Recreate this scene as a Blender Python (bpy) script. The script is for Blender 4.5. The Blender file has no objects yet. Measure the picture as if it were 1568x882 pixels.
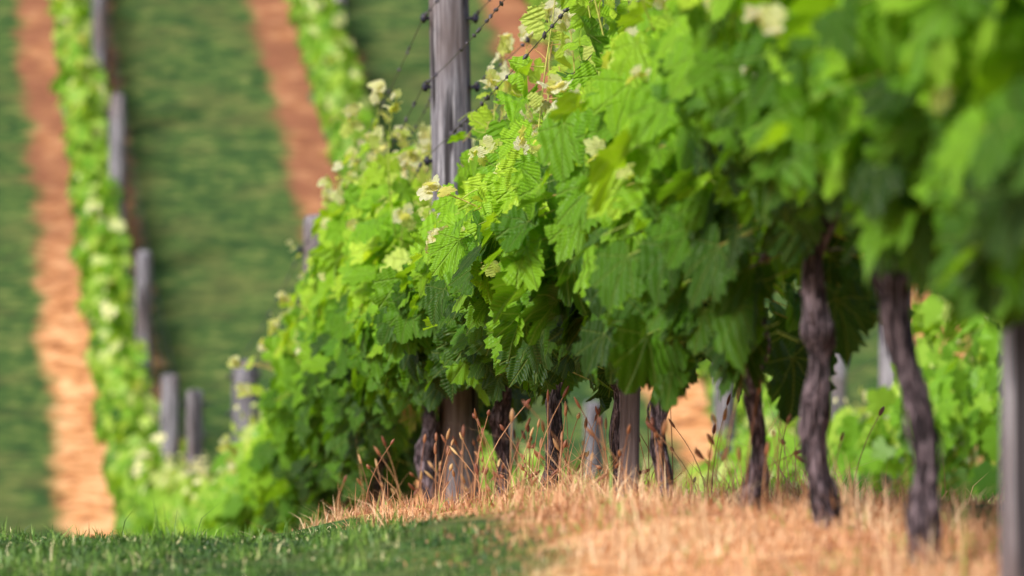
import bpy, math, numpy as np
from mathutils import Vector, noise as mnoise
rng = np.random.default_rng(7)
PROW = 3.1
# ------------------------------------------------------------------ terrain
PD = np.array([-30,-10,0,5,8,10,11.2,12.3,14.1,16.7,18.6,20.5,24,29,38,43,48.5,53.8,60.3,65.7,73,90,110,130,160,600.])
PZ = np.array([-1.7,-1.5,-1.3,-.80,-.58,-.52,-.50,-.51,-.57,-.69,-.81,-.96,-1.3,-1.80,-2.62,-2.95,-2.90,-1.75,0,1.7,4.0,9.3,15,19,21,22.])
dd = np.linspace(-30,600,12601)
pz = np.interp(dd,PD,PZ)
k = np.hanning(31); k/=k.sum()
pz = np.convolve(np.pad(pz,15,mode='edge'),k,mode='valid')
def prof(d): return np.interp(d,dd,pz)
def row_u(x,y): return np.maximum(x-1.70+.0942*y, x-2.378+.1123*y)
def row_x(d,kk=0,u=0): return np.minimum(1.70-.0942*d, 2.378-.1123*d)+PROW*kk+u
def sst(a,b,x):
    t=np.clip((x-a)/(b-a),0,1); return t*t*(3-2*t)
def gz(x,y):
    x=np.asarray(x,float); y=np.asarray(y,float)
    u=row_u(x,y)
    z=prof(y)-.10*sst(-.35,-1.1,u)*(1-sst(22,30,y))
    z=z+.012*np.sin(x*3.1+y*1.7)+.01*np.sin(x*5.7-y*2.9+1)
    return z
# ------------------------------------------------------------------ helpers
scene=bpy.context.scene
coll=scene.collection
def empty(name,loc=(0,0,0)):
    e=bpy.data.objects.new(name,None); e.location=loc; coll.objects.link(e); e.empty_display_size=.2; return e
class MB:
    def __init__(s): s.V=[];s.F=[];s.UV=[];s.T=[];s.n=0
    def add(s,v,f,uv=None,t=0.):
        v=np.asarray(v,float).reshape(-1,3); f=np.asarray(f,int).reshape(-1,3)
        s.V.append(v); s.F.append(f+s.n); n=len(v)
        s.UV.append(np.zeros((n,2)) if uv is None else uv)
        s.T.append(np.full(n,t) if np.isscalar(t) else t)
        s.n+=n
    def build(s,name,mat,parent=None,smooth=True):
        me=bpy.data.meshes.new(name)
        if s.n:
            V=np.concatenate(s.V);F=np.concatenate(s.F);UV=np.concatenate(s.UV);T=np.concatenate(s.T)
            if parent is not None: V=V-np.array(parent.location)
            me.vertices.add(len(V)); me.vertices.foreach_set('co',V.astype(np.float32).ravel())
            me.loops.add(F.size); me.loops.foreach_set('vertex_index',F.astype(np.int32).ravel())
            me.polygons.add(len(F)); me.polygons.foreach_set('loop_start',np.arange(0,F.size,3,dtype=np.int32))
            me.polygons.foreach_set('loop_total',np.full(len(F),3,dtype=np.int32))
            me.polygons.foreach_set('use_smooth',np.full(len(F),smooth))
            uvl=me.uv_layers.new(name='UVMap'); uvl.data.foreach_set('uv',UV[F.ravel()].astype(np.float32).ravel())
            a=me.attributes.new('tint','FLOAT','POINT'); a.data.foreach_set('value',T.astype(np.float32))
            me.update(calc_edges=True)
        me.materials.append(mat)
        o=bpy.data.objects.new(name,me); coll.objects.link(o)
        if parent is not None: o.parent=parent
        return o
def norm(a): return a/np.maximum(np.linalg.norm(a,axis=-1,keepdims=True),1e-9)
def tube(mb,pts,rad,sides=6,t=0.,cap=True,ridge=None):
    pts=np.asarray(pts,float); n=len(pts); rad=np.broadcast_to(np.asarray(rad,float),(n,))
    tan=norm(np.gradient(pts,axis=0))
    ref=np.array([0,1,0.]) if abs(tan[:,1]).mean()<.8 else np.array([0,0,1.])
    a=norm(np.cross(tan,ref)); b=np.cross(tan,a)
    th=np.linspace(0,2*np.pi,sides,endpoint=False)
    R=rad[:,None]*np.ones((n,sides))
    if ridge is not None: R=R*ridge(np.arange(n)/max(n-1,1),th)
    v=pts[:,None]+R[...,None]*(np.cos(th)[None,:,None]*a[:,None]+np.sin(th)[None,:,None]*b[:,None])
    v=v.reshape(-1,3)
    i=np.arange(n-1)[:,None]*sides; j=np.arange(sides)[None]; j2=(j+1)%sides
    A=(i+j).ravel();B=(i+j2).ravel();C=(i+sides+j2).ravel();D=(i+sides+j).ravel()
    f=np.concatenate([np.stack([A,B,C],1),np.stack([A,C,D],1)])
    if cap:
        v=np.concatenate([v,pts[-1:]+tan[-1:]*rad[-1]*.15]); c=len(v)-1; o=(n-1)*sides
        jj=np.arange(sides); f=np.concatenate([f,np.stack([o+jj,o+(jj+1)%sides,np.full(sides,c)],1)])
    uv=np.zeros((len(v),2)); 
    mb.add(v,f,uv,t)
def sticks(mb,A,B,r,t):
    A=np.asarray(A);B=np.asarray(B);n=len(A)
    if n==0:return
    d=norm(B-A); ref=np.where(np.abs(d[:,2:3])>.8,np.array([[1.,0,0]]),np.array([[0,0,1.]]))
    a=norm(np.cross(d,ref)); b=np.cross(d,a)
    vs=[]
    for P in (A,B):
        for q in range(3):
            th=q*2*math.pi/3; vs.append(P+r*(math.cos(th)*a+math.sin(th)*b))
    v=np.stack(vs,1).reshape(-1,3)
    f0=np.array([[0,1,4],[0,4,3],[1,2,5],[1,5,4],[2,0,3],[2,3,5]])
    f=(np.arange(n)[:,None,None]*6+f0[None]).reshape(-1,3)
    mb.add(v,f,None,np.repeat(t,6) if not np.isscalar(t) else t)
# ------------------------------------------------------------------ materials
def newmat(name):
    m=bpy.data.materials.new(name); m.use_nodes=True; nt=m.node_tree
    for n in list(nt.nodes): nt.nodes.remove(n)
    return m,nt
def nd(nt,typ,**kw):
    n=nt.nodes.new(typ)
    for k_,v in kw.items(): setattr(n,k_,v)
    return n
def ramp(nt,stops,fac=None):
    r=nd(nt,'ShaderNodeValToRGB'); el=r.color_ramp.elements
    while len(el)<len(stops): el.new(.5)
    for e,(p,c) in zip(el,stops): e.position=p; e.color=(*c,1) if len(c)==3 else c
    if fac is not None: nt.links.new(fac,r.inputs[0])
    return r
def math_(nt,op,a,b=None,c=None,clamp=False):
    n=nd(nt,'ShaderNodeMath',operation=op); n.use_clamp=clamp
    for i,x in enumerate((a,b,c)):
        if x is None: continue
        if hasattr(x,'links'): nt.links.new(x,n.inputs[i])
        else: n.inputs[i].default_value=x
    return n.outputs[0]
def mix(nt,fac,a,b,blend='MIX'):
    n=nd(nt,'ShaderNodeMix',data_type='RGBA',blend_type=blend)
    if hasattr(fac,'links'): nt.links.new(fac,n.inputs[0])
    else: n.inputs[0].default_value=fac
    for s,x in ((n.inputs[6],a),(n.inputs[7],b)):
        if hasattr(x,'links'): nt.links.new(x,s)
        else: s.default_value=(*x,1)
    return n.outputs[2]
def noise_(nt,scale,detail=3,vec=None,rough=.5):
    n=nd(nt,'ShaderNodeTexNoise'); n.inputs['Scale'].default_value=scale; n.inputs['Detail'].default_value=detail; n.inputs['Roughness'].default_value=rough
    if vec is not None: nt.links.new(vec,n.inputs['Vector'])
    return n
def attr(nt,name):
    a=nd(nt,'ShaderNodeAttribute'); a.attribute_name=name; return a.outputs['Fac']
def mapping(nt,src,scale):
    m=nd(nt,'ShaderNodeMapping'); m.inputs['Scale'].default_value=scale; nt.links.new(src,m.inputs['Vector']); return m.outputs[0]

def leaf_material(name,stops,trans=.47,veins=True,tr_col=(1.35,1.22,.45)):
    m,nt=newmat(name); L=nt.links.new
    t=attr(nt,'tint')
    out=nd(nt,'ShaderNodeOutputMaterial')
    p=nd(nt,'ShaderNodeBsdfPrincipled'); p.inputs['Roughness'].default_value=.46; p.inputs['Specular IOR Level'].default_value=.32
    col=ramp(nt,stops,t).outputs[0]
    if veins:
        uv=nd(nt,'ShaderNodeUVMap'); sp=nd(nt,'ShaderNodeSeparateXYZ'); L(uv.outputs[0],sp.inputs[0])
        ax=math_(nt,'ABSOLUTE',sp.outputs[0]); y=sp.outputs[1]
        def line(cx,sx):
            return math_(nt,'ABSOLUTE',math_(nt,'SUBTRACT',math_(nt,'MULTIPLY',ax,cx),math_(nt,'MULTIPLY',y,sx)))
        l1=ax; l2=line(.85,.53); l3=line(.24,.97); l4=line(-.75,.66)
        mn=math_(nt,'MINIMUM',math_(nt,'MINIMUM',l1,l2),math_(nt,'MINIMUM',l3,l4))
        vm=nd(nt,'ShaderNodeMapRange'); vm.inputs[1].default_value=.004; vm.inputs[2].default_value=.026; vm.inputs[3].default_value=1; vm.inputs[4].default_value=0
        L(mn,vm.inputs[0]); v=vm.outputs[0]
        sv=math_(nt,'SINE',math_(nt,'MULTIPLY',math_(nt,'SUBTRACT',y,math_(nt,'MULTIPLY',ax,.75)),40))
        sv=math_(nt,'POWER',math_(nt,'ABSOLUTE',sv),8)
        sv2=math_(nt,'SINE',math_(nt,'MULTIPLY',math_(nt,'ADD',sp.outputs[0],math_(nt,'MULTIPLY',y,.4)),27))
        col=mix(nt,math_(nt,'MULTIPLY',v,.4),col,mix(nt,.5,col,(.5,.65,.2)))
        col=mix(nt,math_(nt,'MULTIPLY',sv,.10),col,(.45,.6,.12))
        bp=nd(nt,'ShaderNodeBump'); bp.inputs['Strength'].default_value=.8; bp.inputs['Distance'].default_value=.012
        h=math_(nt,'SUBTRACT',math_(nt,'MULTIPLY',sv2,.28),math_(nt,'ADD',math_(nt,'MULTIPLY',v,.6),math_(nt,'MULTIPLY',sv,.22)))
        L(h,bp.inputs['Height']); L(bp.outputs[0],p.inputs['Normal'])
    L(col,p.inputs['Base Color'])
    if trans>0:
        tr=nd(nt,'ShaderNodeBsdfTranslucent'); L(mix(nt,1.0,col,tr_col,'MULTIPLY'),tr.inputs[0])
        ms=nd(nt,'ShaderNodeMixShader'); ms.inputs[0].default_value=trans
        L(p.outputs[0],ms.inputs[1]); L(tr.outputs[0],ms.inputs[2]); L(ms.outputs[0],out.inputs[0])
    else: L(p.outputs[0],out.inputs[0])
    return m
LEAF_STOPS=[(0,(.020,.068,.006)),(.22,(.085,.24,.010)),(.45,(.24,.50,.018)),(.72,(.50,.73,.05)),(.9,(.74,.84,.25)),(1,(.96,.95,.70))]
M_LEAF=leaf_material('vine_leaf',LEAF_STOPS)
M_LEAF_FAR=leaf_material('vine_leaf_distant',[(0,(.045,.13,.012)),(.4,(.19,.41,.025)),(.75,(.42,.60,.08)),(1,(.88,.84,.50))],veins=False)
M_STEM=leaf_material('green_stem',[(0,(.20,.30,.05)),(.5,(.42,.50,.10)),(1,(.60,.34,.13))],trans=0,veins=False)
M_STRAW=leaf_material('dry_straw',[(0,(.13,.05,.03)),(.3,(.36,.165,.085)),(.6,(.57,.31,.16)),(.85,(.80,.57,.35)),(1,(.22,.32,.06))],trans=0,veins=False)
M_GRASS=leaf_material('grass_blade',[(0,(.022,.060,.010)),(.5,(.075,.165,.022)),(.9,(.21,.33,.06)),(1,(.6,.55,.3))],trans=0,veins=False)
M_SEED=leaf_material('seed_head',[(0,(.16,.05,.03)),(.5,(.30,.13,.06)),(1,(.5,.33,.15))],trans=0,veins=False)

def bark():
    m,nt=newmat('vine_bark'); L=nt.links.new
    g=nd(nt,'ShaderNodeNewGeometry'); v=mapping(nt,g.outputs['Position'],(1,1,.12))
    n1=noise_(nt,105,4,v,.7); n2=noise_(nt,9,3,g.outputs['Position'])
    c=ramp(nt,[(.44,(.005,.003,.005)),(.5,(.06,.038,.048)),(.60,(.38,.29,.33))],n1.outputs[0]).outputs[0]
    c=mix(nt,math_(nt,'MULTIPLY',n2.outputs[0],.22),c,(.10,.055,.08))
    p=nd(nt,'ShaderNodeBsdfPrincipled'); p.inputs['Roughness'].default_value=.85; L(c,p.inputs['Base Color'])
    b=nd(nt,'ShaderNodeBump'); b.inputs['Strength'].default_value=1; b.inputs['Distance'].default_value=.035; L(n1.outputs[0],b.inputs['Height']); L(b.outputs[0],p.inputs['Normal'])
    o=nd(nt,'ShaderNodeOutputMaterial'); L(p.outputs[0],o.inputs[0]); return m
M_BARK=bark()
def wood():
    m,nt=newmat('weathered_wood'); L=nt.links.new
    g=nd(nt,'ShaderNodeNewGeometry'); v=mapping(nt,g.outputs['Position'],(1,1,.045))
    n1=noise_(nt,70,6,v,.65); n2=noise_(nt,5,3,mapping(nt,g.outputs['Position'],(1,1,.35))); n3=noise_(nt,24,2,mapping(nt,g.outputs['Position'],(1,1,.05)))
    c=ramp(nt,[(.38,(.05,.045,.055)),(.5,(.18,.17,.20)),(.62,(.42,.40,.44))],n1.outputs[0]).outputs[0]
    c=mix(nt,ramp(nt,[(.45,(0,0,0)),(.62,(.7,.7,.7))],n2.outputs[0]).outputs[0],c,(.14,.10,.095))
    crack=ramp(nt,[(.39,(1,1,1)),(.43,(0,0,0))],n3.outputs[0]).outputs[0]
    c=mix(nt,crack,c,(.025,.02,.025))
    p=nd(nt,'ShaderNodeBsdfPrincipled'); p.inputs['Roughness'].default_value=.8; L(c,p.inputs['Base Color'])
    b=nd(nt,'ShaderNodeBump'); b.inputs['Strength'].default_value=.9; b.inputs['Distance'].default_value=.01
    L(math_(nt,'SUBTRACT',n1.outputs[0],crack),b.inputs['Height']); L(b.outputs[0],p.inputs['Normal'])
    o=nd(nt,'ShaderNodeOutputMaterial'); L(p.outputs[0],o.inputs[0]); return m
M_WOOD=wood()
def simple(name,col,rough,metal=0):
    m,nt=newmat(name); g=nd(nt,'ShaderNodeNewGeometry'); n=noise_(nt,60,3,g.outputs['Position'])
    c=mix(nt,n.outputs[0],tuple(x*.6 for x in col),tuple(min(1,x*1.4) for x in col))
    p=nd(nt,'ShaderNodeBsdfPrincipled'); p.inputs['Roughness'].default_value=rough; p.inputs['Metallic'].default_value=metal
    nt.links.new(c,p.inputs['Base Color']); o=nd(nt,'ShaderNodeOutputMaterial'); nt.links.new(p.outputs[0],o.inputs[0]); return m
M_WIRE=simple('rusty_wire',(.08,.07,.09),.5,.3); M_INS=simple('black_plastic',(.02,.018,.03),.35)

def ground_mat():
    m,nt=newmat('vineyard_ground'); L=nt.links.new
    g=nd(nt,'ShaderNodeNewGeometry'); pos=g.outputs['Position']
    u=attr(nt,'row_u'); lo=attr(nt,'strip_lo'); far=attr(nt,'far')
    mm=math_(nt,'SUBTRACT',math_(nt,'FLOORED_MODULO',math_(nt,'ADD',u,PROW/2),PROW),PROW/2)
    ne=noise_(nt,2.2,4,pos,.6); ne2=noise_(nt,.45,2,pos,.5)
    mm=math_(nt,'ADD',mm,math_(nt,'MULTIPLY',math_(nt,'SUBTRACT',ne.outputs[0],.5),.55))
    mm=math_(nt,'ADD',mm,math_(nt,'MULTIPLY',math_(nt,'SUBTRACT',ne2.outputs[0],.5),.3))
    a=math_(nt,'MULTIPLY',math_(nt,'SUBTRACT',mm,lo),5,clamp=True)
    b=math_(nt,'MULTIPLY',math_(nt,'SUBTRACT',.42,mm),6,clamp=True)
    mask=math_(nt,'MULTIPLY',a,b)
    n1=noise_(nt,1.1,5,pos,.65); n2=noise_(nt,14,4,pos,.7)
    vv=mapping(nt,pos,(.8,1.0,1.0)); n4=noise_(nt,4.2,5,vv,.8)
    gc=ramp(nt,[(.38,(.020,.046,.017)),(.48,(.046,.10,.027)),(.56,(.10,.155,.037)),(.66,(.25,.26,.09))],n4.outputs[0]).outputs[0]
    gc=mix(nt,ramp(nt,[(.48,(0,0,0)),(.62,(.55,.55,.55))],n1.outputs[0]).outputs[0],gc,(.14,.14,.048))
    gc=mix(nt,math_(nt,'MULTIPLY',n2.outputs[0],.35),gc,(.032,.066,.021))
    sc=ramp(nt,[(.38,(.24,.09,.04)),(.48,(.64,.28,.11)),(.60,(.92,.54,.29))],n4.outputs[0]).outputs[0]
    fc=math_(nt,'MULTIPLY',far,math_(nt,'MULTIPLY',n1.outputs[0],1.75),clamp=True)
    sc=mix(nt,fc,sc,mix(nt,n4.outputs[0],(.07,.02,.015),(.42,.18,.10)))
    sc=mix(nt,math_(nt,'MULTIPLY',n2.outputs[0],.3),sc,(.28,.12,.06))
    c=mix(nt,mask,gc,sc)
    p=nd(nt,'ShaderNodeBsdfPrincipled'); p.inputs['Roughness'].default_value=.95; p.inputs['Specular IOR Level'].default_value=.1; L(c,p.inputs['Base Color'])
    bp=nd(nt,'ShaderNodeBump'); bp.inputs['Strength'].default_value=.6; bp.inputs['Distance'].default_value=.05; L(n2.outputs[0],bp.inputs['Height']); L(bp.outputs[0],p.inputs['Normal'])
    o=nd(nt,'ShaderNodeOutputMaterial'); L(p.outputs[0],o.inputs[0]); return m
# ------------------------------------------------------------------ ground sheet
ys=np.concatenate([np.arange(-30,0,1.),np.arange(0,30,.12),np.arange(30,120,.45),np.linspace(120,600,40)])
xh=np.concatenate([np.arange(0,12,.16),np.arange(12,40,1.),np.linspace(40,300,30)])
xs=np.concatenate([-xh[::-1][:-1],xh])
X,Y=np.meshgrid(xs,ys); Z=gz(X,Y)+.02*np.sin(X*.9+Y*.7)*(Y>30)
nx,ny=len(xs),len(ys)
V=np.stack([X,Y,Z],-1).reshape(-1,3)
i=np.arange(ny-1)[:,None]*nx; j=np.arange(nx-1)[None]
A=(i+j).ravel();B=A+1;C=A+nx+1;D=A+nx
F=np.concatenate([np.stack([A,B,C],1),np.stack([A,C,D],1)])
gm=MB(); gm.add(V,F); go=gm.build('ground',ground_mat())
for nme,val in (('row_u',row_u(V[:,0],V[:,1])),('strip_lo',-.70-.24*sst(30,50,V[:,1])),('far',sst(57,65,V[:,1]))):
    a=go.data.attributes.new(nme,'FLOAT','POINT'); a.data.foreach_set('value',val.astype(np.float32))
# ------------------------------------------------------------------ leaf templates
half_hi=[(0,.03),(.07,-.10),(.13,-.19),(.22,-.20),(.27,-.27),(.35,-.20),(.44,-.19),(.47,-.10),(.57,-.05),(.55,.04),(.66,.10),(.62,.18),(.68,.28),(.58,.31),(.49,.35),(.57,.43),(.66,.50),(.60,.57),(.60,.68),(.50,.67),(.44,.76),(.36,.70),(.26,.62),(.29,.72),(.30,.82),(.21,.84),(.18,.95),(.09,.96),(0,1.08)]
half_mid=[(0,.03),(.13,-.19),(.35,-.22),(.55,-.05),(.66,.22),(.50,.35),(.65,.52),(.45,.74),(.27,.63),(.26,.85),(0,1.06)]
half_lo=[(0,.0),(.3,-.2),(.64,.15),(.5,.38),(.5,.7),(.25,.7),(0,1.05)]
def template(half,seed,ring=True,cup=1.):
    r=np.random.default_rng(seed)
    h=np.array(half); full=np.concatenate([h,(h[1:-1]*[-1,1])[::-1]])
    full=full*(1+r.uniform(-.05,.05,(len(full),1)))
    n=len(full); c=np.array([[0,.30]])
    if ring: P=np.concatenate([c,c+(full-c)*.55,full])
    else: P=np.concatenate([c,full])
    x,y=P[:,0],P[:,1]; ang=np.arctan2(y-.3,x); rr=np.hypot(x,y-.3)
    a,b,f_,w=r.uniform(-.4,.2),r.uniform(-.5,.05),r.uniform(-.05,.35),r.uniform(.03,.09)
    z=cup*(a*x*x+b*np.maximum(y-.1,0)**2+f_*np.abs(x)+w*np.sin(r.integers(4,7)*ang+r.uniform(0,6))*rr*1.6+ .03*np.sin(9*ang+r.uniform(0,6))*rr)
    T=np.stack([x,y,z],1); jj=np.arange(n); j2=(jj+1)%n
    if ring:
        f=np.concatenate([np.stack([0*jj,1+jj,1+j2],1),np.stack([1+jj,1+n+jj,1+n+j2],1),np.stack([1+jj,1+n+j2,1+j2],1)])
    else: f=np.stack([0*jj,1+jj,1+j2],1)
    return T,f,P
T_HI=[template(half_hi,s) for s in range(12)]
T_MID=[template(half_mid,s+20,True) for s in range(5)]
T_LO=[template(half_lo,s+40,False) for s in range(4)]
def add_leaves(mb,P,N,T,S,tint,temps):
    n=len(P)
    if n==0:return
    N=norm(N); T=norm(T-(T*N).sum(1,keepdims=True)*N); R=np.cross(T,N)
    which=rng.integers(0,len(temps),n)
    for q,(tv,tf,tuv) in enumerate(temps):
        s=which==q; m_=s.sum()
        if m_==0: continue
        fl=rng.uniform(.85,1.15,(m_,1,1)); cu=rng.uniform(.4,1.6,(m_,1,1))
        v=P[s][:,None]+S[s][:,None,None]*(tv[None,:,0:1]*fl*R[s][:,None]+tv[None,:,1:2]*T[s][:,None]+tv[None,:,2:3]*cu*N[s][:,None])
        nv=len(tv); f=(np.arange(m_)[:,None,None]*nv+tf[None]).reshape(-1,3)
        mb.add(v.reshape(-1,3),f,np.tile(tuv,(m_,1)),np.repeat(tint[s],nv))
# envelopes
def Htop(d): return np.interp(d,[6,10,12.5,13.5,14.5,16,17.5,18.6,19.3,20.0,20.9,21.6,23.5,25,27.2,28.3,31,35,37,40,45,50,55,110],[1.5,1.35,1.3,1.15,1.10,1.08,1.12,1.06,.98,.90,1.05,1.6,1.8,1.82,1.72,1.2,1.3,1.5,1.2,1.45,1.5,1.25,1.15,1.15])
def Hbot(d): return np.interp(d,[6,8.9,9.6,10.2,11.0,11.5,11.9,12.8,13.5,14.2,15.5,17,18.6,21,24,27,31,35,50,110],[.54,.54,.60,.68,.60,.44,.30,.30,.37,.40,.38,.43,.48,.52,.46,.36,.25,.15,.2,.2])
def lump(d,z,s=0): return .5+.5*np.sin(d*5.1+z*3.3+s)*np.sin(z*6.3-d*2.2+1.3*s)
def leaf_frames(P,side,up=.5,rnd=.45):
    n=len(P)
    N=np.stack([side*rng.uniform(.3,1.1,n),-rng.uniform(-.15,1.0,n),np.full(n,up)],1)+rng.normal(0,rnd,(n,3))
    T=np.stack([side*rng.uniform(0,.6,n),rng.normal(0,.5,n),-rng.uniform(.4,1.3,n)],1)+rng.normal(0,.25,(n,3))
    return N,T
def tendril(mb,p,dirv,L,r=.0017,t=.8):
    n=16; s=np.linspace(0,1,n); dirv=dirv/np.linalg.norm(dirv)
    a=np.cross(dirv,[.3,.5,.8]); a/=np.linalg.norm(a); b=np.cross(dirv,a)
    turns=rng.uniform(.5,1.8)*2*np.pi; amp=L*.16*s**2
    pts=p+dirv*(s*L*(1-.25*s))[:,None]+a*(amp*np.cos(turns*s*s))[:,None]+b*(amp*np.sin(turns*s*s))[:,None]+np.array([0,0,-.25*L])*(s**2)[:,None]
    tube(mb,pts,np.linspace(r,r*.5,n),4,t,False)
def shoot(lv,st,base,L,lean,cord,hi=True,tipyoung=1.,spacing=.066,tend=.6,t0=.12):
    n=14; s=np.linspace(0,1,n)
    wob=rng.normal(0,.035,2); ph=rng.uniform(0,6)
    pts=np.stack([base[0]+lean[0]*s**1.4+wob[0]*np.sin(4*s+ph),base[1]+lean[1]*s**1.4+wob[1]*np.cos(4*s+ph),base[2]+L*s-abs(lean[0])*.25*s**3],1)
    tube(st,pts,np.linspace(.0042,.0016,n),4,rng.uniform(0,.9),False)
    m_=max(4,int(L/spacing)); ts=np.linspace(t0,1,m_)+rng.normal(0,.01,m_); ts=np.clip(ts,0,1)
    P=np.stack([np.interp(ts,s,pts[:,q]) for q in range(3)],1)
    side=np.where(np.arange(m_)%2==0,1,-1)*1.
    young=sst(.62,1,ts)*tipyoung
    pl=np.interp(ts,[0,.6,1],[.11,.08,.015])*rng.uniform(.7,1.2,m_)
    pd=norm(np.stack([side*rng.uniform(.3,1,m_),rng.normal(0,.6,m_),rng.uniform(-.1,.6,m_)],1))
    Q=P+pd*pl[:,None]
    N,T=leaf_frames(Q,side,.5)
    yv=young[:,None]; T=T*(1-yv)+(pd+np.array([0,0,.6])+rng.normal(0,.3,(m_,3)))*yv
    S=np.interp(ts,[0,.5,.8,1],[.13,.118,.066,.030])*rng.uniform(.75,1.2,m_)
    tint=np.clip(.27+.34*ts+young*.40+rng.normal(0,.10,m_),0,1)
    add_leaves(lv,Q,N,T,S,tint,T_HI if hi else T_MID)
    sticks(st,P,Q,.0015,rng.uniform(.1,.9,m_))
    if hi:
        c=7; tp=pts[-1]+rng.normal(0,.016,(c,3)); dv=norm(rng.normal(0,1,(c,3))+[0,0,.6])
        add_leaves(lv,tp,norm(rng.normal(0,1,(c,3))+[-.3,-.8,.4]),dv,rng.uniform(.022,.052,c),np.clip(rng.normal(.97,.05,c),0,1),T_MID)
        for q in range(3):
            if rng.random()<tend:
                tq=rng.uniform(.55,1); p=np.array([np.interp(tq,s,pts[:,c]) for c in range(3)])
                tendril(st,p,np.array([rng.normal(0,.8),rng.normal(0,.5),rng.uniform(.2,1.2)]),rng.uniform(.09,.22),t=rng.uniform(.4,1))
def canopy(lv,st,d0,d1,kk=0,hi=True,dens=1.,center=0.,top=None,bot=None,fill=155):
    top=top or Htop; bot=bot or Hbot
    for d in np.arange(d0,d1,.095/dens):
        d=d+rng.uniform(-.03,.03)
        x=row_x(d,kk,center)+rng.normal(0,.04); g=float(gz(x,d)); cz=max(.62,float(bot(d))+.1) 
        if d>45: cz=.4
        mul=rng.choice([.65,.9,1.05,1.2,1.35],p=[.27,.32,.22,.13,.06])
        if d>19.3: mul=min(mul,1.1)
        H=float(top(d)); L=(H-cz)*mul
        L=max(L,.22)
        if rng.random()<.1: lean=(rng.choice([-1,1])*rng.uniform(.25,.45),rng.normal(0,.15)); L*=.7
        else: lean=(rng.normal(0,.11),rng.normal(0,.09))
        shoot(lv,st,(x,d,g+cz),L,lean,cz,hi)
    n=int((d1-d0)*fill*dens)
    d=rng.uniform(d0,d1,n); h=rng.beta(1.1,1.2,n)
    zt=top(d)*.93; zb=bot(d)+.05*np.sin(d*7.3+kk)+.04*np.sin(d*17.)
    z=zb+(zt-zb)*h
    side=np.where(rng.random(n)<.6,-1.,1.)
    wid=(.12+.17*np.sin(np.pi*np.clip(h*.85+.12,0,1)))*(.55+.85*lump(d,z,kk))
    off=side*wid*np.sqrt(rng.uniform(.25,1,n))
    x=row_x(d,kk,center)+off; g=gz(x,d)
    P=np.stack([x,d,g+z+.06],1)
    N,T=leaf_frames(P,side,.42,.34)
    S=rng.uniform(.07,.148,n)
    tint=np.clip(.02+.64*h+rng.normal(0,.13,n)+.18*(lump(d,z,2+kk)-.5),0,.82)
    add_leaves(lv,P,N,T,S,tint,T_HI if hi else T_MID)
    if hi:
        back=P+np.stack([-side*.07,rng.normal(0,.03,n),np.full(n,.03)],1); sticks(st,P,back,.0015,rng.uniform(.0,.9,n))
        # small pale side-shoots breaking through the face of the canopy
        m_=int((d1-d0)*7); d=rng.uniform(d0,d1,m_); h=rng.uniform(.35,1.,m_); z=bot(d)+(top(d)-bot(d))*h
        for a_,b_ in zip(d,z):
            x=float(row_x(a_,kk))-rng.uniform(.14,.30); c=4; g=float(gz(x,a_))
            tp=np.array([x,a_,g+b_])+rng.normal(0,.012,(c,3))
            add_leaves(lv,tp,norm(rng.normal(0,.7,(c,3))+[-.6,-.8,.4]),norm(rng.normal(0,1,(c,3))+[-.3,0,.5]),rng.uniform(.018,.045,c),np.clip(rng.normal(.93,.07,c),0,1),T_MID)
            sticks(st,tp[:1],tp[:1]+[[.10,.0,-.06]],.0016,.4)
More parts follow.
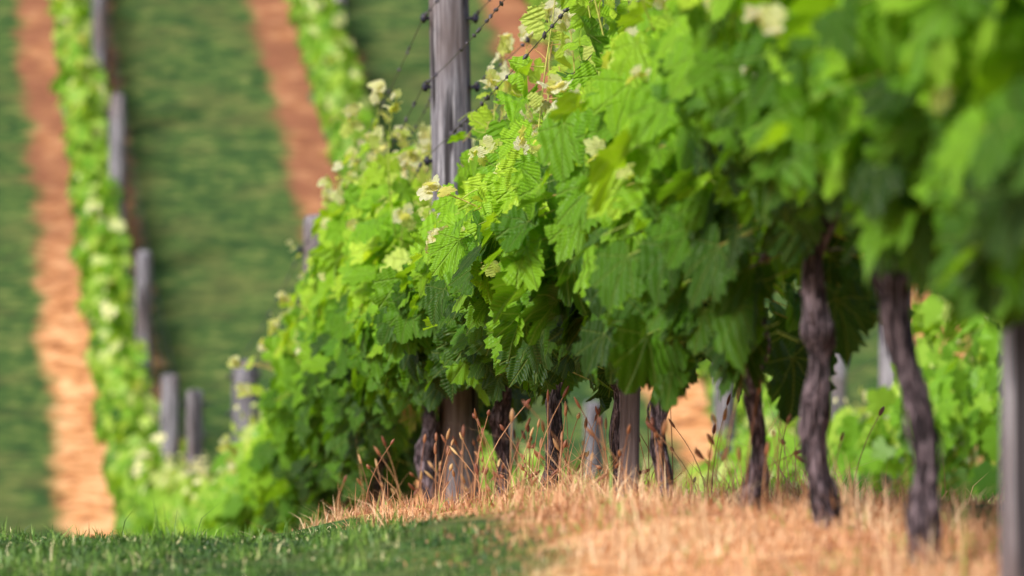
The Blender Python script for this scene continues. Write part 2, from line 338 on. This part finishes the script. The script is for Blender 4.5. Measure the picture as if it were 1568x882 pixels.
# ------------------------------------------------------------------ trunks
def trunk(mb,x,d,hgt,topdx=0.,r=.028,bend=.02,knob=True,seed=0,spurs=2,hi=True,arms=True):
    n=70 if hi else 14; s=np.linspace(0,1,n); g=float(gz(x,d))
    r_=np.random.default_rng(seed+100); ph=r_.uniform(0,6,6)
    xs_=x+topdx*s+bend*np.sin(s*np.pi*1.3+ph[0])-bend*np.sin(ph[0])+.010*np.sin(s*12+ph[1])
    ys_=d+.03*np.sin(s*4+ph[2])
    zs=g-.05+(hgt+.05)*s
    R=r*(.9+.45*np.exp(-s*14)-.08*s+.08*np.sin(s*9+ph[3])+.06*np.sin(s*23+ph[4]))
    if knob: R=R*(1+.6*np.exp(-((s-.93)/.06)**2)+.4*np.exp(-((s-r_.uniform(.55,.75))/.035)**2))
    R=R*np.clip((1.04-s)/.05,.3,1)
    sd=30 if hi else 7
    if hi:
        def ridge(sv,th):
            o=np.zeros((len(sv),len(th)))
            for a_,q in enumerate(sv):
                for b_,t_ in enumerate(th):
                    tt=t_+1.2*q
                    o[a_,b_]=1+.38*mnoise.noise((math.cos(tt)*2.0+seed*3,math.sin(tt)*2.0,q*7))+.38*mnoise.noise((math.cos(tt)*6+seed,math.sin(tt)*6,q*7+9))
            return o
    else: ridge=None
    tube(mb,np.stack([xs_,ys_,zs],1),R,sd,.5,True,ridge)
    if hi:
        for q in range(18):
            s0=r_.uniform(.05,.8); L=r_.uniform(.06,.16); t=np.linspace(s0,min(s0+L,.97),6); th=r_.uniform(0,6.28)
            rr=np.interp(t,s,R)*1.04+.004*np.sin(np.linspace(0,3.1,6))*r_.uniform(.5,2.5)
            pts=np.stack([np.interp(t,s,xs_)+rr*np.cos(th),np.interp(t,s,ys_)+rr*np.sin(th),np.interp(t,s,zs)],1)
            tube(mb,pts,np.array([.001,.0028,.0034,.0034,.0026,.001]),5,.5,True)
    top=np.array([xs_[-1],ys_[-1],zs[-1]-.03])
    if arms:
      for sg in (-1,1):
        m_=12; q=np.linspace(0,1,m_); yy=top[1]+sg*q*.62
        pts=np.stack([top[0]+(row_x(yy)-row_x(top[1])) +.02*np.sin(q*7+ph[5]),yy,top[2]+.07*np.sin(q*1.6)+ (gz(row_x(yy),yy)-g)*q*.9+.01*np.sin(q*15)],1)
        tube(mb,pts,np.linspace(r*.7,r*.3,m_),8 if hi else 5,.5,True)
    for q in range(spurs):
        m_=7; t=np.linspace(0,1,m_); a=r_.uniform(-.05,.06)
        pts=top+np.stack([a*t,r_.uniform(-.06,.06)*t,.17*t+.0*t],1); tube(mb,pts,np.linspace(r*.6,.006,m_),8,.5,True)
vines=[(7.6,.62,0,.03,0),(8.8,.62,.03,.03,.16),(10.0,.66,-.045,.027,.01),(11.2,.62,.02,.026,0),(12.25,.48,-.05,.022,0),(14.1,.50,0,.023,.018),(15.1,.50,.0,.022,0),(16.75,.50,0,.022,0),
(18.6,.52,-.02,.028,0),(20.5,.56,-.03,.028,-.06),(21.9,.54,.02,.029,0),(24,.5,.0,.036,0),(27.2,.45,.03,.036,0),(28.8,.45,0,.034,0),(30.3,.45,0,.034,0)]
ds=[v[0] for v in vines]
# conspicuous long shoots that stand above the hedge: distance, offset from the row, height of the tip
tall=[(19.55,.10,1.74),(19.2,-.03,1.60),(18.8,.06,1.72),(18.25,-.08,1.52),(17.7,.03,1.68),(17.1,.10,1.56),(16.6,-.04,1.66),(16.0,.06,1.58),(15.4,.0,1.70),(15.0,.07,1.55),(14.6,-.06,1.64),(14.2,.06,1.5),(13.7,0,1.6),(21.2,-.16,1.76),(22.4,-.15,1.98),(23.6,-.12,2.05)]
for q,(d,h,lean,r,dx) in enumerate(vines):
    x=float(row_x(d))+dx; e=empty('grapevine',(x,d,float(gz(x,d))))
    tb=MB(); trunk(tb,x,d,h+.08,lean,r,.018 if q!=5 else .006,True,q); tb.build('trunk',M_BARK,e)
    a=6.6 if q==0 else (ds[q-1]+d)/2; b=31 if q==len(vines)-1 else (d+ds[q+1])/2
    lv,st=MB(),MB(); canopy(lv,st,a,b,0,True)
    for (dq,uu,HH) in tall:
        if a<=dq<b:
            xx=float(row_x(dq))+uu; g=float(gz(xx,dq)); shoot(lv,st,(xx,dq,g+.75),HH-.75,(rng.normal(0,.07),rng.normal(0,.06)),.7,True,.85,.058,1.)
    if q==12:
        for hh,ln in ((1.05,-.42),(.9,-.36)):
            xx=float(row_x(27.))-.12; shoot(lv,st,(xx,27.,float(gz(xx,27.))+hh),.3,(ln,0),.7,True,1.,.05)
    lv.build('leaves',M_LEAF,e); st.build('shoots_and_tendrils',M_STEM,e)
def far_leaves(lv,d0,d1,kk,per_m,temps):
    n=int((d1-d0)*per_m); d=rng.uniform(d0,d1,n); h=rng.beta(1.2,1.1,n)
    f=sst(42,52,d); zt=Htop(d)*(.85+.3*lump(d,d*0,kk)); zb=Hbot(d)*(1-.4*f)
    z=zb+(zt-zb)*h; side=rng.choice([-1.,1.],n)
    w=(.16+.14*np.sin(np.pi*h))*(.6+.8*lump(d,z,kk))*(1-.3*f)
    off=side*w*np.sqrt(rng.uniform(.0,1,n)); x=row_x(d,kk)-.17*f+off
    P=np.stack([x,d,gz(x,d)+z],1); N,T=leaf_frames(P,side,.6,.45)
    sc=np.interp(d,[30,50,100],[1,1.0,1.5])
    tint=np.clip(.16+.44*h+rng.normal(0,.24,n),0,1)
    add_leaves(lv,P,N,T,rng.uniform(.08,.15,n)*sc,tint,temps)
for kk,d0 in ((0,31),(1,15),(2,28),(3,40),(4,45),(5,50),(-1,44),(-2,50)):
    e=empty('vine_row',(float(row_x(60,kk)),60,0.))
    lv,st,tb=MB(),MB(),MB()
    if kk==0: canopy(lv,st,31,48,0,False,.8); far_leaves(lv,46,62,0,230,T_LO); far_leaves(lv,62,100,0,150,T_LO)
    elif kk==1: canopy(lv,st,15,46,1,False,.5); far_leaves(lv,44,100,kk,150,T_LO)
    else: far_leaves(lv,d0,62,kk,180,T_LO); far_leaves(lv,62,100,kk,120,T_LO)
    for q,d in enumerate(np.arange(d0+.7,100,1.4)):
        x=float(row_x(d,kk))-.17*float(sst(42,52,d)); trunk(tb,x,d,.5 if d<45 else .35,rng.normal(0,.03),.03,.02,False,q,0,False,d<45)
    lv.build('leaves',M_LEAF_FAR,e)
    if st.n: st.build('shoots',M_STEM,e)
    tb.build('trunks',M_BARK,e)
# ------------------------------------------------------------------ posts + wires
WH=[1.99,1.73,1.45,.70]
def post(x,d,h,r,lean=0.,hi=True,ins=True,square=False):
    g=float(gz(x,d)); e=empty('wooden_post',(x,d,g))
    mb=MB(); n=40 if hi else 10; s=np.concatenate([np.linspace(0,.985,n-1),[1.]])
    pts=np.stack([x+lean*s,np.full(n,d),g-.3+(h+.3)*s],1)
    R=r*(1+.10*(1-s)); R[-1]*=.82
    sd=24 if hi else 10; ph=rng.uniform(0,6,3)
    def ridge(sv,th):
        o=1+.04*np.sin(2*th[None]+ph[0]+.5*sv[:,None])+.025*np.sin(5*th[None]+ph[1]+2*sv[:,None])+.015*np.sin(9*th[None]+sv[:,None]*12)
        o=o-.14*np.exp(-((((th[None]-ph[2]-.5*np.sin(sv[:,None]*3)+np.pi)%(2*np.pi))-np.pi)/.12)**2)
        if square: o=o*(1/np.maximum(np.abs(np.cos(th)),np.abs(np.sin(th)))[None])**.85
        return o
    tube(mb,pts,R,sd,.5,True,ridge); mb.build('timber',M_WOOD,e)
    if ins:
        ib=MB()
        for w in WH[:3]:
            for sg in (-1,1):
                xx=x+lean*w/h+sg*r*1.02
                pts=np.array([[xx-sg*.012,d-.02,g+w],[xx+sg*.008,d-.02,g+w],[xx+sg*.014,d-.02,g+w],[xx+sg*.026,d-.02,g+w],[xx+sg*.032,d-.02,g+w]])
                tube(ib,pts,[.006,.008,.020,.019,.007],10,.5)
                tube(ib,[[xx+sg*.02,d-.05,g+w-.012],[xx+sg*.02,d-.03,g+w],[xx+sg*.02,d+.03,g+w+.006]],[.006,.012,.006],8,.5)
        ib.build('wire_insulators',M_INS,e)
    return e
main_posts=[(3.0,.07,0),(8.9,.062,0),(14.45,.024,.045),(20.6,.077,-.05),(28.9,.074,.0),(38,.088,0),(44.5,.07,0),(48.6,.08,0),(53.9,.08,0),(60.4,.085,0),(65.9,.085,0),(72,.08,0),(78,.08,0),(84,.08,0)]
for (d,r,ln) in main_posts:
    x=float(row_x(d))+(.02 if d>8 else .0)
    if d==8.9: x-=.015
    if d==14.45: x-=.055
    if d==20.6: x+=.03
    if d==28.9: x-=.03
    post(x,d,2.17 if d<30 else 2.1,r,ln,d<45,d<45,square=(d==14.45))
for kk,dl in ((1,[17,23.4,29.2,36,43,49.5,54.5,68,74,80]),(2,[31,37.5,44,50,56,62,68,74,80]),(3,[45,51,57,63,69,75]),(4,[50,56.5,62.5,68.5,75]),(-1,[48,54,60,66,72])):
    for d in dl: post(float(row_x(d,kk)),d,2.05,.075,rng.normal(0,.03),False,False)
for kk,d1 in ((0,84),(1,80)):
    wb=MB()
    for w in WH:
        for sg in (-1,1):
            if w==.70 and sg==1: continue
            dl=[p[0] for p in main_posts] if kk==0 else [17,23.4,29.2,36,43,49.5]
            for a,b in zip(dl[:-1],dl[1:]):
                q=np.linspace(0,1,16); y=a+(b-a)*q; xa=float(row_x(a,kk)); xb=float(row_x(b,kk))
                off=sg*(.095 if w>.8 else .0)
                x=xa+(xb-xa)*q+off; za=float(gz(xa,a))+w; zb=float(gz(xb,b))+w
                z=za+(zb-za)*q-.05*4*q*(1-q)*rng.uniform(.5,1.3)
                tube(wb,np.stack([x,y,z],1),.0022,4,.5,False)
                if kk==0 and 14<a<30 and w>.8:
                    for _ in range(int((b-a)*4)):
                        t=rng.random(); p=np.array([xa+(xb-xa)*t+off,a+(b-a)*t,np.interp(t,q,z)])
                        dv=rng.normal(0,1,3)*[.5,1,.7]; dv/=np.linalg.norm(dv); l=rng.uniform(.006,.016)
                        tube(wb,[p-dv*l,p-dv*l*.3,p+dv*l*.3,p+dv*l],[.001,.007,.006,.001],6,.5,False)
    wb.build('trellis_wire',M_WIRE)
# ------------------------------------------------------------------ grass
def blades(mb,x,y,h,w,leanamt,tint,droop=.3,z0=0.):
    n=len(x); z=gz(x,y)+z0; az=rng.uniform(0,2*np.pi,n); la=np.abs(rng.normal(0,leanamt,n))
    dx,dy=np.cos(az)*la,np.sin(az)*la; wx=rng.uniform(-1,1,n); wy=rng.uniform(-.4,.4,n); wn=np.hypot(wx,wy); wx/=wn;wy/=wn
    vs=[]
    for s,ww in ((0,1),(.5,.85),(1,.0)):
        px=x+dx*h*s**1.6; py=y+dy*h*s**1.6; pzz=z+h*(s-droop*la*s**2.5)-.01*(s==0)
        if ww>0:
            vs.append(np.stack([px-wx*w*ww/2,py-wy*w*ww/2,pzz],1)); vs.append(np.stack([px+wx*w*ww/2,py+wy*w*ww/2,pzz],1))
        else: vs.append(np.stack([px,py,pzz],1))
    v=np.stack(vs,1).reshape(-1,3)
    f0=np.array([[0,1,3],[0,3,2],[2,3,4]])
    f=(np.arange(n)[:,None,None]*5+f0).reshape(-1,3)
    mb.add(v,f,None,np.repeat(tint,5))
def clump(x,y,s=1.): return .5+.25*np.sin(x*9*s+1.3*np.sin(y*4*s))+.25*np.sin(y*7.3*s+1.7*np.sin(x*6*s+2))
mb=MB()
n=64000; y=8+ (26-8)*rng.random(n)**1.25; u=rng.normal(0,.45,n); ok=(u>-.95+.30*sst(10,13,y)-.10*np.sin(y*5))&(u<1.3); y,u=y[ok],u[ok]; x=row_x(y)+u; c=clump(x,y)
c2=clump(x*.6+2,y*.5,1.)
edge=sst(-.9,-.3,u)
h=rng.gamma(1.9,.016,len(x))*(.2+1.7*c**1.5)*(.55+.45*edge)*(.6+.8*c2)*(1+.40*sst(12.5,15,y)); tint=np.clip(-.14+.55*rng.random(len(x))+.35*c+.4*c2-.05,0,.86); gr=rng.random(len(x))<.05+.16*(c2<.3); tint[gr]=1.
blades(mb,x,y,h,rng.uniform(.0018,.004,len(x)),1.05,tint)
n=12000; y=14+rng.random(n)*34; u=rng.normal(0,.4,n); x=row_x(y,1)+u
blades(mb,x,y,rng.gamma(3,.05,n),.008*np.ones(n),.6,np.clip(rng.random(n),0,.86))
mb.build('dry_grass',M_STRAW)
mb=MB()
n=84000; y=9.3+6.5*rng.random(n)**1.1; u=-.64-rng.random(n)**.8*2.6; u=u+.08*np.sin(y*6); x=row_x(y)+u; c=clump(x,y,1.3)*clump(x+3,y,2.7)
tint=np.clip(-.05+.6*rng.random(n)+1.0*(c-.3),0,.9); dd_=rng.random(n)<.05; tint[dd_]=1.
blades(mb,x,y,rng.gamma(2.6,.0065,n)*(.2+3.0*c),rng.uniform(.002,.0045,n),1.3,tint,.5)
mb.build('mown_grass',M_GRASS)
mb,sb=MB(),MB()
for q in range(200):
    y=rng.choice([rng.uniform(11.8,13.8),rng.uniform(14.5,19.5)],p=[.2,.8]); u=rng.normal(-.05,.2); x=float(row_x(y))+u; g=float(gz(x,y)); h=rng.uniform(.08,.30)
    s=np.linspace(0,1,7); lx,ly=rng.normal(0,.05,2); pts=np.stack([x+lx*s**2,y+ly*s**2,g+h*s],1); tube(sb,pts,np.linspace(.0016,.0010,7),4,rng.uniform(.1,.6),False)
    d_=norm(pts[-1]-pts[-2]); L=rng.uniform(.018,.042); rr=rng.uniform(.004,.0062); hp=pts[-1]+np.outer(np.linspace(0,1,7),d_*L)
    tube(mb,hp,rr*np.array([.3,.85,1,1,.9,.6,.15]),7,rng.random()**1.2,True)
e=empty('seeding_grass',(0,15,-.6)); mb.build('seed_heads',M_SEED,e); sb.build('stalks',M_STRAW,e)
# ------------------------------------------------------------------ light, sky, camera
S=Vector((-.46,-.58,.67)).normalized()
sun=bpy.data.lights.new('sun','SUN'); sun.energy=4.7; sun.angle=math.radians(16); sun.color=(1,.97,.91)
so=bpy.data.objects.new('sun',sun); so.rotation_euler=S.to_track_quat('Z','Y').to_euler(); coll.objects.link(so)
w=bpy.data.worlds.new('World'); scene.world=w; w.use_nodes=True; nt=w.node_tree
sk=nt.nodes.new('ShaderNodeTexSky'); sk.sky_type='NISHITA'; sk.sun_disc=False; sk.sun_elevation=math.asin(S.z); sk.sun_rotation=math.atan2(S.x,S.y); sk.dust_density=4; sk.air_density=.8
bg=nt.nodes['Background']; bg.inputs[1].default_value=.14; nt.links.new(sk.outputs[0],bg.inputs[0])
cam=bpy.data.cameras.new('camera'); co=bpy.data.objects.new('camera',cam); coll.objects.link(co); scene.camera=co
cam.lens=191; cam.sensor_width=36; co.location=(0,0,0); co.rotation_euler=(math.radians(90),0,0); cam.clip_end=2000; cam.clip_start=.1
cam.dof.use_dof=True; cam.dof.focus_distance=15.8; cam.dof.aperture_fstop=4.3
scene.view_settings.view_transform='Standard'; scene.view_settings.look='None'; scene.view_settings.exposure=0
